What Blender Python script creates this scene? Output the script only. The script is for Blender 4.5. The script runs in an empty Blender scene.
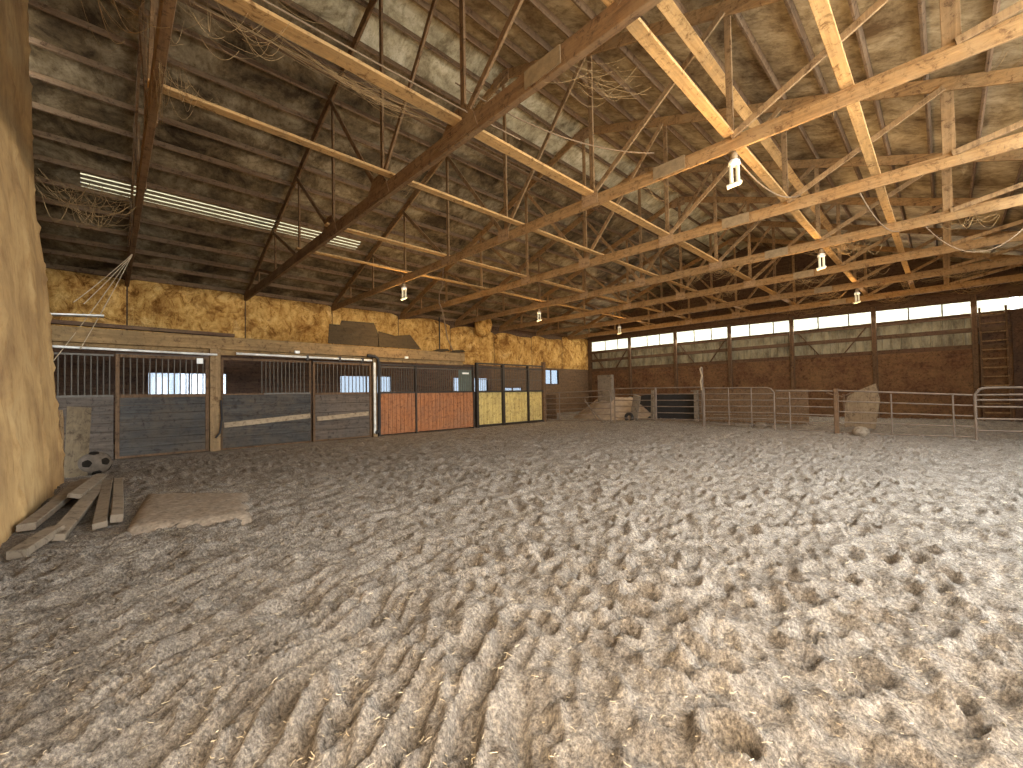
import bpy, math, random
import numpy as np
from mathutils import Vector, Matrix
random.seed(7); np.random.seed(7)
SC = bpy.context.scene; COL = SC.collection

# ------------------------------------------------------------------ camera
H = 1.3
cam_d = bpy.data.cameras.new('camera'); cam = bpy.data.objects.new('camera', cam_d); COL.objects.link(cam)
cam_d.sensor_width = 36.0; cam_d.lens = 36.0*417.0/1023.0; cam_d.clip_start = .02; cam_d.clip_end = 300
def _n(v): v = np.array(v, float); return v/np.linalg.norm(v)
_a = _n((110-511.5, 384-400, -417.0)); _b = _n((945-511.5, 384-386, -417.0))
_b = _n(_b-_a*(_a@_b)); _u = np.cross(_b, _a); _R = np.array([_b, _a, _u])
cam.matrix_world = Matrix.Translation((0, 0, H)) @ Matrix([list(r) for r in _R]).to_4x4()
SC.camera = cam

# ------------------------------------------------------------------ world, light, exposure
W = bpy.data.worlds.new('sky'); SC.world = W; W.use_nodes = True
nt = W.node_tree; bg = nt.nodes['Background']
tc = nt.nodes.new('ShaderNodeTexCoord'); sx = nt.nodes.new('ShaderNodeSeparateXYZ'); rp = nt.nodes.new('ShaderNodeValToRGB')
nt.links.new(tc.outputs['Generated'], sx.inputs[0]); nt.links.new(sx.outputs['Z'], rp.inputs[0]); nt.links.new(rp.outputs[0], bg.inputs[0])
rp.color_ramp.elements[0].position = .0; rp.color_ramp.elements[0].color = (.86, .93, 1, 1)
rp.color_ramp.elements[1].position = .5; rp.color_ramp.elements[1].color = (.82, .9, 1, 1)
bg.inputs[1].default_value = 4.0
def area(name, loc, rot, sx_, sy_, power, color, spread=180):
    l = bpy.data.lights.new(name, 'AREA'); l.shape = 'RECTANGLE'; l.size = sx_; l.size_y = sy_; l.energy = power; l.color = color
    l.spread = math.radians(spread)
    o = bpy.data.objects.new(name, l); o.location = loc; o.rotation_euler = rot; COL.objects.link(o); return o
R90 = math.pi/2
# daylight coming in through the big sliding doorway in the side wall behind the camera
area('doorway_daylight', (5.2, -3.1, 2.1), (R90*1.0, 0, 0), 5.6, 3.7, 270, (.70, .85, 1.0))
# unseen soft fills, added overhead with a made-up roof row and eave gap
area('roof_row_fill', (6.5, -1.9, 5.40), (math.radians(-16), 0, 0), 13.0, .9, 470, (.74, .87, 1.0))
area('eave_strip_fill', (6.0, -3.3, 4.45), (R90-.55, 0, 0), 13.0, .7, 420, (.90, .95, 1.0))
# warm fill added behind the camera to brighten the near sand; its opening is made up
area('end_warm_fill', (-.85, -1.75, 2.0), (0, -math.radians(52), 0), 2.2, 2.9, 390, (1.0, .78, .53))
area('end_window_daylight', (23.55, 7.0, 4.3), (0, math.radians(62), 0), .6, 17.0, 260, (1.0, .96, .86))
SC.view_settings.view_transform = 'Standard'; SC.view_settings.look = 'None'
SC.view_settings.gamma = 1; SC.view_settings.use_curve_mapping = False
SC.view_settings.exposure = 1.05
SC.cycles.use_denoising = True
SC.cycles.max_bounces = 8; SC.cycles.diffuse_bounces = 5
SC.cycles.sample_clamp_indirect = 6

# ------------------------------------------------------------------ tagging
def tag(o, label=None, cat=None, group=None, kind=None):
    if label: o['label'] = label
    if cat: o['category'] = cat
    if group: o['group'] = group
    if kind: o['kind'] = kind
    return o
def empty(name, loc=(0, 0, 0)):
    o = bpy.data.objects.new(name, None); o.location = loc; o.empty_display_size = .1; COL.objects.link(o); return o
ORD = 'first second third fourth fifth sixth seventh eighth ninth tenth eleventh twelfth thirteenth fourteenth fifteenth sixteenth seventeenth eighteenth nineteenth twentieth'.split()

class MB:
    def __init__(s): s.v = []; s.f = []; s.sm = []
    def add(s, vs, fs, smooth=False):
        n = len(s.v); s.v += [tuple(v) for v in vs]
        for f in fs: s.f.append(tuple(i+n for i in f)); s.sm.append(smooth)
    def box(s, lo, hi, bev=0.0):
        x0, y0, z0 = lo; x1, y1, z1 = hi
        s.beam(((x0+x1)/2, (y0+y1)/2, z0), ((x0+x1)/2, (y0+y1)/2, z1), x1-x0, y1-y0, up=(0, 1, 0), bev=bev)
        return s
    def beam(s, p0, p1, w, h, up=(0, 0, 1), bev=0.0, wob=0.0, seg=1):
        """bar from p0 to p1, h across along up, w across sideways"""
        p0 = Vector(p0); p1 = Vector(p1); d = (p1-p0); L = d.length; d.normalize(); up = Vector(up)
        side = d.cross(up)
        if side.length < 1e-4: side = d.orthogonal()
        side.normalize(); upp = side.cross(d).normalized()
        b = min(bev, w*.3, h*.3)
        a = w/2; c = h/2
        prof = [(-a, -c), (a, -c), (a, c), (-a, c)] if b <= 0 else [(-a+b, -c), (a-b, -c), (a, -c+b), (a, c-b), (a-b, c), (-a+b, c), (-a, c-b), (-a, -c+b)]
        n = len(prof); vs = []
        for k in range(seg+1):
            o = p0+d*(L*k/seg)
            ox = random.uniform(-wob, wob) if wob else 0; oz = random.uniform(-wob, wob) if wob else 0
            for (x, z) in prof: vs.append(o+side*(x+ox)+upp*(z+oz))
        fs = [tuple(range(n))[::-1], tuple(range(seg*n, seg*n+n))]
        for k in range(seg):
            for i in range(n): j = (i+1) % n; fs.append((k*n+i, k*n+j, (k+1)*n+j, (k+1)*n+i))
        s.add(vs, [f[::-1] for f in fs]); return s
    def tube(s, pts, r, n=8, r1=None):
        pts = [Vector(p) for p in pts]; m = len(pts); vs = []
        ref = None
        for k, p in enumerate(pts):
            t = (pts[min(k+1, m-1)]-pts[max(k-1, 0)]).normalized()
            if ref is None: ref = t.orthogonal().normalized()
            ref = (ref-t*ref.dot(t)).normalized(); q = t.cross(ref)
            rr = r if r1 is None else r+(r1-r)*k/(m-1)
            for i in range(n): a = 2*math.pi*i/n; vs.append(p+ref*(rr*math.cos(a))+q*(rr*math.sin(a)))
        fs = []
        for k in range(m-1):
            for i in range(n): j = (i+1) % n; fs.append((k*n+i, k*n+j, (k+1)*n+j, (k+1)*n+i))
        s.add(vs, fs, True); s.add(vs[:n], [tuple(range(n))[::-1]]); s.add(vs[-n:], [tuple(range(n))])
        return s
    def lathe(s, c, prof, n=16):
        vs = []; m = len(prof)
        for (r, z) in prof:
            for i in range(n): a = 2*math.pi*i/n; vs.append((c[0]+r*math.cos(a), c[1]+r*math.sin(a), c[2]+z))
        fs = [tuple(range(n))[::-1], tuple(range((m-1)*n, m*n))]
        for k in range(m-1):
            for i in range(n): j = (i+1) % n; fs.append((k*n+i, k*n+j, (k+1)*n+j, (k+1)*n+i))
        s.add(vs, fs, True); return s
    def poly(s, pts, axis, t):
        """closed outline pts (3-D, planar) given thickness t along axis"""
        n = len(pts); ax = Vector(axis).normalized()*t
        a = [Vector(p) for p in pts]; b = [p+ax for p in a]
        fs = [tuple(range(n)), tuple(range(2*n-1, n-1, -1))]
        for i in range(n): j = (i+1) % n; fs.append((i, i+n, j+n, j))
        s.add(a+b, fs); return s
    def build(s, name, m, parent=None, fix=True):
        me = bpy.data.meshes.new(name); me.from_pydata(s.v, [], s.f); me.polygons.foreach_set('use_smooth', s.sm)
        if m: me.materials.append(m)
        if fix:
            import bmesh
            bm = bmesh.new(); bm.from_mesh(me); bmesh.ops.recalc_face_normals(bm, faces=bm.faces); bm.to_mesh(me); bm.free()
        me.update(); o = bpy.data.objects.new(name, me); COL.objects.link(o)
        if parent:
            o.parent = parent
            if parent.location.length > 0 or parent.parent:
                t = Vector((0, 0, 0)); q = parent
                while q: t += q.location; q = q.parent
                for v in me.vertices: v.co -= t
        return o
def arc(c, r, a0, a1, u, v, n=8):
    c = Vector(c); u = Vector(u); v = Vector(v)
    return [c+u*(r*math.cos(a0+(a1-a0)*k/n))+v*(r*math.sin(a0+(a1-a0)*k/n)) for k in range(n+1)]

# ------------------------------------------------------------------ materials
def newmat(name):
    m = bpy.data.materials.new(name); m.use_nodes = True
    return m, m.node_tree, m.node_tree.nodes['Principled BSDF']
def ramp(nt_, stops):
    r = nt_.nodes.new('ShaderNodeValToRGB'); e = r.color_ramp.elements
    e[0].position = stops[0][0]; e[0].color = (*stops[0][1], 1); e[1].position = stops[-1][0]; e[1].color = (*stops[-1][1], 1)
    for p, c in stops[1:-1]: x = e.new(p); x.color = (*c, 1)
    return r
def noise(nt_, co, scale, detail=4, rough=.55, dist=0, mp=None):
    n = nt_.nodes.new('ShaderNodeTexNoise'); n.inputs['Scale'].default_value = scale; n.inputs['Detail'].default_value = detail
    n.inputs['Roughness'].default_value = rough; n.inputs['Distortion'].default_value = dist
    if mp:
        q = nt_.nodes.new('ShaderNodeMapping'); q.inputs['Scale'].default_value = mp; nt_.links.new(co, q.inputs[0]); co = q.outputs[0]
    nt_.links.new(co, n.inputs['Vector']); return n
def mixc(nt_, fac, a, b, mode='MIX'):
    m = nt_.nodes.new('ShaderNodeMix'); m.data_type = 'RGBA'; m.blend_type = mode
    for k, v in ((0, fac), (6, a), (7, b)):
        if hasattr(v, 'links') or hasattr(v, 'is_linked'): nt_.links.new(v, m.inputs[k])
        elif isinstance(v, (int, float)): m.inputs[k].default_value = v
        else: m.inputs[k].default_value = (*v, 1)
    return m.outputs[2]
def bump(nt_, hgt, bs, st=.4, dist=.02):
    b = nt_.nodes.new('ShaderNodeBump'); b.inputs['Strength'].default_value = st; b.inputs['Distance'].default_value = dist
    nt_.links.new(hgt, b.inputs['Height']); nt_.links.new(b.outputs[0], bs.inputs['Normal'])
def wood(name, dark, light, axis='y', dust=None, dustamt=.5, rough=.85, grain=1.0, vary=.0):
    m, t, bs = newmat(name)
    c = t.nodes.new('ShaderNodeTexCoord').outputs['Object']
    sc = {'x': (.5, 9, 9), 'y': (9, .5, 9), 'z': (9, 9, .5), 'n': (3, 3, 3)}[axis]
    n1 = noise(t, c, 2.2*grain, 6, .65, .8, sc); r1 = ramp(t, [(.3, dark), (.7, light)]); t.links.new(n1.outputs[0], r1.inputs[0])
    n2 = noise(t, c, 1.3, 5, .7); r2 = ramp(t, [(.42, (0, 0, 0)), (.62, (1, 1, 1))]); t.links.new(n2.outputs[0], r2.inputs[0])
    d = dust or tuple(.6*x for x in dark)
    col = mixc(t, r2.outputs[0], r1.outputs[0], mixc(t, dustamt, r1.outputs[0], d))
    n3 = noise(t, c, 9, 6, .8, .6); r3 = ramp(t, [(.36, (.42, .36, .30)), (.47, (.95, .95, .95)), (.6, (1.05, 1.03, 1)), (.70, (1.3, 1.25, 1.15))]); t.links.new(n3.outputs[0], r3.inputs[0])
    col = mixc(t, 1.0, col, r3.outputs[0], 'MULTIPLY')
    if vary:
        oi = t.nodes.new('ShaderNodeObjectInfo'); mr = t.nodes.new('ShaderNodeMapRange'); mr.inputs[3].default_value = 1-vary; mr.inputs[4].default_value = 1+vary*.4
        t.links.new(oi.outputs['Random'], mr.inputs[0])
        cc = t.nodes.new('ShaderNodeCombineColor')
        for i in range(3): t.links.new(mr.outputs[0], cc.inputs[i])
        col = mixc(t, 1.0, col, cc.outputs[0], 'MULTIPLY')
    t.links.new(col, bs.inputs['Base Color']); bs.inputs['Roughness'].default_value = rough
    bs.inputs['Specular IOR Level'].default_value = .25
    bump(t, n1.outputs[0], bs, .35, .01); return m
def plain(name, c, rough=.6, metal=0, spec=.4, mott=.25, scale=8):
    m, t, bs = newmat(name); co = t.nodes.new('ShaderNodeTexCoord').outputs['Object']
    n = noise(t, co, scale, 5, .65); r = ramp(t, [(.35, tuple(x*(1-mott) for x in c)), (.65, c)]); t.links.new(n.outputs[0], r.inputs[0])
    t.links.new(r.outputs[0], bs.inputs['Base Color']); bs.inputs['Roughness'].default_value = rough; bs.inputs['Metallic'].default_value = metal
    bs.inputs['Specular IOR Level'].default_value = spec; bump(t, n.outputs[0], bs, .2, .005); return m
M = {}
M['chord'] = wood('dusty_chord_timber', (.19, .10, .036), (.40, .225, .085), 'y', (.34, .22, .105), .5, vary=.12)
M['chord_shaded'] = wood('shaded_chord_timber', (.10, .052, .022), (.22, .12, .05), 'y', (.26, .165, .08), .5)  # red-brown timber, darkened further for the faces turned away from the light
M['web_shaded'] = wood('shaded_web_timber', (.10, .055, .024), (.24, .14, .06), 'z', (.2, .12, .06), .5)  # same shade put into the web colour of the first trusses
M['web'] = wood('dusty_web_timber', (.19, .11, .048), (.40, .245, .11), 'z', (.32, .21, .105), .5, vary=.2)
M['brace'] = wood('bright_brace_timber', (.40, .22, .075), (.68, .41, .16), 'x', (.36, .225, .10), .45, vary=.15)
M['purlin'] = wood('purlin_timber', (.12, .07, .035), (.27, .165, .085), 'x', (.24, .16, .09), .6, vary=.2)
M['gusset'] = wood('gusset_plywood', (.24, .14, .07), (.40, .25, .12), 'y', (.30, .2, .1), .4)
M['splice'] = plain('galvanised_splice', (.32, .225, .12), .6, 0.2, mott=.35)
M['header'] = wood('header_timber', (.17, .10, .04), (.33, .21, .09), 'x', (.15, .10, .045), .5)
M['post'] = wood('post_timber', (.18, .11, .05), (.35, .23, .11), 'z', (.17, .115, .06), .6)
M['darkpost'] = wood('dark_post_timber', (.08, .045, .022), (.18, .105, .055), 'z', (.08, .05, .025), .6)
M['darkx'] = wood('dark_girt_timber', (.06, .035, .018), (.15, .09, .045), 'x', (.1, .05, .03), .6)
M['darky'] = wood('dark_girt_timber_cross', (.06, .035, .018), (.15, .09, .045), 'y', (.1, .05, .03), .6)
M['stallgrey'] = wood('grey_stall_boards', (.026, .023, .020), (.085, .078, .068), 'x', (.10, .075, .05), .6)
M['stallbrown'] = wood('brown_stall_boards', (.055, .040, .028), (.15, .115, .085), 'x', (.08, .07, .06), .5)
M['rubstrip'] = wood('rub_strip', (.24, .18, .11), (.42, .32, .2), 'x', (.2, .15, .1), .5)
M['orange'] = wood('orange_stall_boards', (.20, .075, .03), (.40, .165, .065), 'z', (.22, .12, .07), .45)
M['yellow'] = wood('yellow_stall_boards', (.38, .27, .08), (.66, .51, .19), 'z', (.30, .22, .09), .4)
M['steel'] = plain('dark_brown_steel', (.045, .034, .024), .5, .4)
M['bar'] = plain('dusty_grille_bars', (.11, .09, .065), .55, .3)
M['track'] = plain('white_track', (.78, .75, .66), .5, 0, mott=.4, scale=5)
M['white'] = plain('white_plastic', (.8, .78, .7), .4, 0, mott=.1)
M['fence'] = plain('dusty_fence_pipe', (.18, .13, .09), .65, .12, mott=.4, scale=3)
M['kick'] = wood('kick_boards', (.07, .032, .015), (.17, .085, .038), 'n', (.20, .115, .05), .7)
M['kickside'] = wood('side_kick_boards', (.09, .05, .025), (.20, .12, .06), 'x', (.14, .09, .05), .6)
M['stallback'] = wood('stall_back_boards', (.07, .04, .025), (.15, .085, .05), 'x', (.06, .04, .03), .6)
M['ply'] = wood('dark_plywood', (.032, .021, .009), (.065, .042, .019), 'x', (.05, .035, .016), .5)
M['rope'] = plain('old_twine', (.42, .32, .20), .9, 0, .1)
M['cable'] = plain('dusty_cable', (.24, .16, .09), .8, 0, .2)
M['web_silk'] = plain('dusty_cobweb', (.30, .19, .085), .95, 0, 0)
M['dirt'] = plain('dirt_pile', (.36, .28, .20), .95, 0, .1, .35, 3)
M['tan'] = wood('tan_panel', (.15, .10, .055), (.26, .185, .105), 'z', (.15, .10, .06), .5)
M['dustboard'] = wood('dust_covered_board', (.15, .115, .078), (.23, .18, .125), 'n', (.17, .135, .095), .6)
M['matr'] = plain('sand_covered_mat', (.27, .21, .15), .95, 0, .1, .5, 22)
M['ballw'] = plain('dusty_ball_leather', (.13, .10, .072), .85, 0, .1, .4, 12)
M['ballb'] = plain('black_ball_patch', (.018, .014, .01), .95, 0, .05)
M['lean'] = wood('brown_leaning_board', (.06, .04, .02), (.12, .085, .045), 'z', (.09, .06, .03), .6)
M['rubber'] = plain('black_rubber', (.025, .022, .02), .8)
M['straw'] = plain('straw', (.62, .50, .32), .8, 0, .2)
M['tin'] = plain('dusty_tin', (.45, .43, .38), .5, .3)

def m_sand():
    m, t, bs = newmat('arena_sand'); c = t.nodes.new('ShaderNodeTexCoord').outputs['Object']
    n1 = noise(t, c, 3.0, 6, .7); r1 = ramp(t, [(.3, (.165, .135, .105)), (.5, (.25, .212, .17)), (.72, (.33, .285, .235))]); t.links.new(n1.outputs[0], r1.inputs[0])
    n2 = noise(t, c, 60, 5, .85); r2 = ramp(t, [(.34, (.28, .25, .22)), (.5, (.92, .92, .92)), (.66, (2.0, 1.95, 1.8))]); t.links.new(n2.outputs[0], r2.inputs[0])
    col = mixc(t, 1.0, r1.outputs[0], r2.outputs[0], 'MULTIPLY')
    n4 = noise(t, c, 26, 4, .7, 1.5); r4 = ramp(t, [(.60, (0, 0, 0)), (.68, (1, 1, 1))]); t.links.new(n4.outputs[0], r4.inputs[0])
    col = mixc(t, mixc(t, .35, (0, 0, 0), r4.outputs[0]), col, (.42, .36, .27))
    n6 = noise(t, c, 10, 5, .75, .8); r6 = ramp(t, [(.36, (.50, .46, .42)), (.46, (1, 1, 1)), (.62, (1.12, 1.12, 1.12))]); t.links.new(n6.outputs[0], r6.inputs[0])  # shade of small hoof pits put into the sand colour as dark spots
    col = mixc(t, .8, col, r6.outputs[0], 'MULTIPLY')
    t.links.new(col, bs.inputs['Base Color']); bs.inputs['Roughness'].default_value = .95; bs.inputs['Specular IOR Level'].default_value = .1
    ad = t.nodes.new('ShaderNodeMath'); ad.operation = 'ADD'; t.links.new(n2.outputs[0], ad.inputs[0])
    n5 = noise(t, c, 30, 5, .75); t.links.new(n5.outputs[0], ad.inputs[1])
    bump(t, ad.outputs[0], bs, 1.0, .024); return m
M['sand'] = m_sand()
def m_insul():
    m, t, bs = newmat('yellowed_insulation'); c = t.nodes.new('ShaderNodeTexCoord').outputs['Object']
    n1 = noise(t, c, 1.6, 8, .72, .6); r1 = ramp(t, [(.22, (.18, .08, .022)), (.40, (.46, .25, .07)), (.54, (.66, .40, .125)), (.75, (.80, .55, .24))]); t.links.new(n1.outputs[0], r1.inputs[0])
    n2 = noise(t, c, 3.2, 9, .82, 1.0, (1.3, 1, .8)); n7 = noise(t, c, 1.1, 7, .8, .8); r2 = ramp(t, [(.38, (.22, .13, .06)), (.46, (.75, .66, .52)), (.55, (1, 1, 1)), (.72, (1.15, 1.15, 1.1))]); t.links.new(n2.outputs[0], r2.inputs[0])
    col = mixc(t, .9, r1.outputs[0], r2.outputs[0], 'MULTIPLY'); t.links.new(col, bs.inputs['Base Color'])
    r7 = ramp(t, [(.40, (.32, .22, .13)), (.50, (1, 1, 1))]); t.links.new(n7.outputs[0], r7.inputs[0])
    t.links.new(mixc(t, .7, col, r7.outputs[0], 'MULTIPLY'), bs.inputs['Base Color'])
    bs.inputs['Roughness'].default_value = .9; bs.inputs['Specular IOR Level'].default_value = .1; bump(t, n2.outputs[0], bs, .6, .05); return m
M['insul'] = m_insul()
def m_deck(name, c0, c1, c2):
    m, t, bs = newmat(name); c = t.nodes.new('ShaderNodeTexCoord').outputs['Object']
    n1 = noise(t, c, 1.1, 8, .7, .4); r1 = ramp(t, [(.36, c0), (.5, c1), (.64, c2)]); t.links.new(n1.outputs[0], r1.inputs[0])
    n2 = noise(t, c, 9, 6, .75, .3, (1, .5, 1)); r2 = ramp(t, [(.36, (.5, .46, .4)), (.52, (1, 1, 1))]); t.links.new(n2.outputs[0], r2.inputs[0])
    col = mixc(t, .8, r1.outputs[0], r2.outputs[0], 'MULTIPLY')
    t.links.new(col, bs.inputs['Base Color']); bs.inputs['Roughness'].default_value = .8; bs.inputs['Specular IOR Level'].default_value = .2
    bump(t, n2.outputs[0], bs, .35, .02); return m
M['deckR'] = m_deck('roof_deck_boards', (.14, .085, .038), (.34, .25, .135), (.56, .44, .27))
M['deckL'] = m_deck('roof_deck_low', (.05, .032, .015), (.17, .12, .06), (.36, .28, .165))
M['deckP'] = m_deck('roof_deck_pale', (.20, .15, .08), (.48, .40, .24), (.70, .61, .41))
def m_wallL():
    m, t, bs = newmat('tan_lining'); c = t.nodes.new('ShaderNodeTexCoord').outputs['Object']
    n1 = noise(t, c, .9, 7, .65, .5); r1 = ramp(t, [(.3, (.28, .165, .065)), (.5, (.47, .30, .12)), (.7, (.58, .40, .18))]); t.links.new(n1.outputs[0], r1.inputs[0])
    n2 = noise(t, c, 10, 5, .7, 0, (1, 1, .4)); r2 = ramp(t, [(.35, (.7, .62, .52)), (.5, (1, 1, 1))]); t.links.new(n2.outputs[0], r2.inputs[0])
    t.links.new(mixc(t, .7, r1.outputs[0], r2.outputs[0], 'MULTIPLY'), bs.inputs['Base Color']); bs.inputs['Roughness'].default_value = .85
    bump(t, n2.outputs[0], bs, .3, .02); return m
M['liner'] = m_wallL()
def m_siding():
    m, t, bs = newmat('pale_metal_siding'); c = t.nodes.new('ShaderNodeTexCoord').outputs['Object']
    n1 = noise(t, c, 2.5, 6, .7, .2, (1, 1, .5)); r1 = ramp(t, [(.35, (.11, .09, .05)), (.6, (.33, .295, .19))]); t.links.new(n1.outputs[0], r1.inputs[0])
    t.links.new(r1.outputs[0], bs.inputs['Base Color']); bs.inputs['Roughness'].default_value = .6; bs.inputs['Metallic'].default_value = .1; return m
M['siding'] = m_siding()
def m_trans(name, c, fac=.6, stripes=False):
    m, t, bs = newmat(name); out = t.nodes['Material Output']; tr = t.nodes.new('ShaderNodeBsdfTranslucent'); tr.inputs[0].default_value = (*c, 1)
    mx = t.nodes.new('ShaderNodeMixShader'); mx.inputs[0].default_value = fac
    co = t.nodes.new('ShaderNodeTexCoord').outputs['Object']
    n = noise(t, co, 6, 4, .6); r = ramp(t, [(.3, tuple(.6*x for x in c)), (.6, c)]); t.links.new(n.outputs[0], r.inputs[0]); t.links.new(r.outputs[0], tr.inputs[0])
    bs.inputs['Base Color'].default_value = (.35, .28, .18, 1); bs.inputs['Roughness'].default_value = .7
    t.links.new(bs.outputs[0], mx.inputs[1]); t.links.new(tr.outputs[0], mx.inputs[2]); t.links.new(mx.outputs[0], out.inputs[0]); return m
M['skyl_dirty'] = m_trans('grimy_fibreglass', (.16, .12, .06), .18)
M['skyl_clean'] = m_trans('clean_fibreglass', (.42, .37, .22), .5)
M['glaze'] = m_trans('clear_plastic_glazing', (.95, .93, .78), .75)
def m_glass():
    m, t, bs = newmat('stall_window_glass'); bs.inputs['Base Color'].default_value = (.9, .95, 1, 1); bs.inputs['Roughness'].default_value = .02
    out = t.nodes['Material Output']; tp = t.nodes.new('ShaderNodeBsdfTransparent'); tp.inputs[0].default_value = (.33, .355, .38, 1); mx = t.nodes.new('ShaderNodeMixShader'); mx.inputs[0].default_value = .12
    gl = t.nodes.new('ShaderNodeBsdfGlossy'); gl.inputs['Roughness'].default_value = .1
    t.links.new(tp.outputs[0], mx.inputs[1]); t.links.new(gl.outputs[0], mx.inputs[2]); t.links.new(mx.outputs[0], out.inputs[0]); return m
M['glass'] = m_glass()
def m_emit(name, c, s):
    m, t, bs = newmat(name); bs.inputs['Base Color'].default_value = (*c, 1); bs.inputs['Emission Color'].default_value = (*c, 1); bs.inputs['Emission Strength'].default_value = s; return m
M['tube'] = m_emit('lamp_tube', (.5, .46, .32), .12)

# ------------------------------------------------------------------ room sizes
WY, SY, EX, OX = 17.0, -3.4, 23.8, -1.5           # stall-side wall, opposite wall, far end wall, near end wall
RY, RZ, SL = 6.8, 8.75, .36                        # ridge
roof = lambda y: RZ-SL*abs(y-RY)

# ------------------------------------------------------------------ sand floor (real relief)
def perlin(x, y, seed):
    rs = np.random.RandomState(seed); P = rs.permutation(512); G = rs.rand(512)*2*np.pi; gx = np.cos(G); gy = np.sin(G)
    xi = np.floor(x).astype(int); yi = np.floor(y).astype(int); xf = x-xi; yf = y-yi
    def g(i, j, dx, dy):
        h = P[(P[(xi+i) & 511]+yi+j) & 511]; return gx[h]*dx+gy[h]*dy
    u = xf*xf*xf*(xf*(xf*6-15)+10); v = yf*yf*yf*(yf*(yf*6-15)+10)
    a = g(0, 0, xf, yf); b = g(1, 0, xf-1, yf); c = g(0, 1, xf, yf-1); d = g(1, 1, xf-1, yf-1)
    return (a+(b-a)*u)+((c+(d-c)*u)-(a+(b-a)*u))*v
def axis_pts(lo, hi, a=.014, b=.0062, c0=0.6):
    out = [c0]; p = c0
    while p < hi: p += a+b*abs(p-c0); out.append(p)
    p = c0; neg = []
    while p > lo: p -= a+b*abs(p-c0); neg.append(p)
    return np.array(neg[::-1]+out)
gx_ = axis_pts(OX-.2, EX+.3); gy_ = axis_pts(SY-.2, WY+.3, c0=1.2)
X, Y = np.meshgrid(gx_, gy_, indexing='ij')
def smooth(a, b, t): t = np.clip((t-a)/(b-a), 0, 1); return t*t*(3-2*t)
def terrain(X, Y):
    Z = .035*perlin(X*.45, Y*.45, 1)+.03*perlin(X*1.2, Y*1.2, 2)
    wx = X+.12*perlin(X*1.7, Y*1.7, 11); wy = Y+.12*perlin(X*1.7+9, Y*1.7, 12)
    lump = .026*perlin(wx*2.6, wy*2.6, 3)+.034*perlin(wx*6.3, wy*6.3, 4)-.034*np.abs(perlin(wx*8+3, wy*8, 8))+.022*perlin(wx*13, wy*13, 5)+.017*perlin(wx*27, wy*27, 6)+.009*perlin(X*55, Y*55, 7)
    # wind-rowed ridges by the near end wall
    ang = np.radians(16+22*smooth(5.5, 1.5, Y)); uu = wx*np.cos(ang)+wy*np.sin(ang); vv = -wx*np.sin(ang)+wy*np.cos(ang)
    r1 = 1-2.2*np.abs(perlin(uu*1.5, vv*6.2, 21)); r2 = 1-2.2*np.abs(perlin(uu*2.6+5, vv*11.0, 22))
    ridge = (1+.45*smooth(1.6, .3, X))*(.075*r1+.036*r2-.068)+.010*perlin(wx*27, wy*27, 6)+.008*perlin(X*55, Y*55, 7)
    mR = smooth(2.9, 1.2, X-.25*(Y-3))*smooth(8.5, 6.0, Y)*smooth(-1, 1.0, Y)
    Z = Z+lump*(1-.72*mR)+ridge*mR
    return Z, mR
Z, mR = terrain(X, Y)
# hoof prints
rs = np.random.RandomState(5)
def dents(n, xr, yr, smin=.045, smax=.08):
    for _ in range(n):
        cx_, cy_ = rs.uniform(*xr), rs.uniform(*yr)
        r = rs.uniform(smin, smax); a = rs.uniform(0, np.pi); dep = rs.uniform(.018, .052); el = rs.uniform(1.0, 1.5)
        i0, i1 = np.searchsorted(gx_, [cx_-3*r, cx_+3*r]); j0, j1 = np.searchsorted(gy_, [cy_-3*r, cy_+3*r])
        if i1-i0 < 2 or j1-j0 < 2: continue
        xx = X[i0:i1, j0:j1]-cx_; yy = Y[i0:i1, j0:j1]-cy_
        u_ = (xx*np.cos(a)+yy*np.sin(a))/el; v_ = -xx*np.sin(a)+yy*np.cos(a)
        d = np.sqrt(u_*u_+v_*v_)/r
        k = (1-.6*mR[i0:i1, j0:j1])
        Z[i0:i1, j0:j1] += 1.15*k*(-dep*np.exp(-(d/.85)**4)+dep*.55*np.exp(-((d-1.35)/.35)**2)+dep*.35*np.exp(-((v_/r-.1)/.25)**2)*(d < .8)*(u_ > 0))
dents(560, (-.6, 5.5), (-1.5, 7)); dents(5200, (-1, 23), (-3, 16.5)); dents(60, (1, 3.5), (0, 3), .07, .1)
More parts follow.
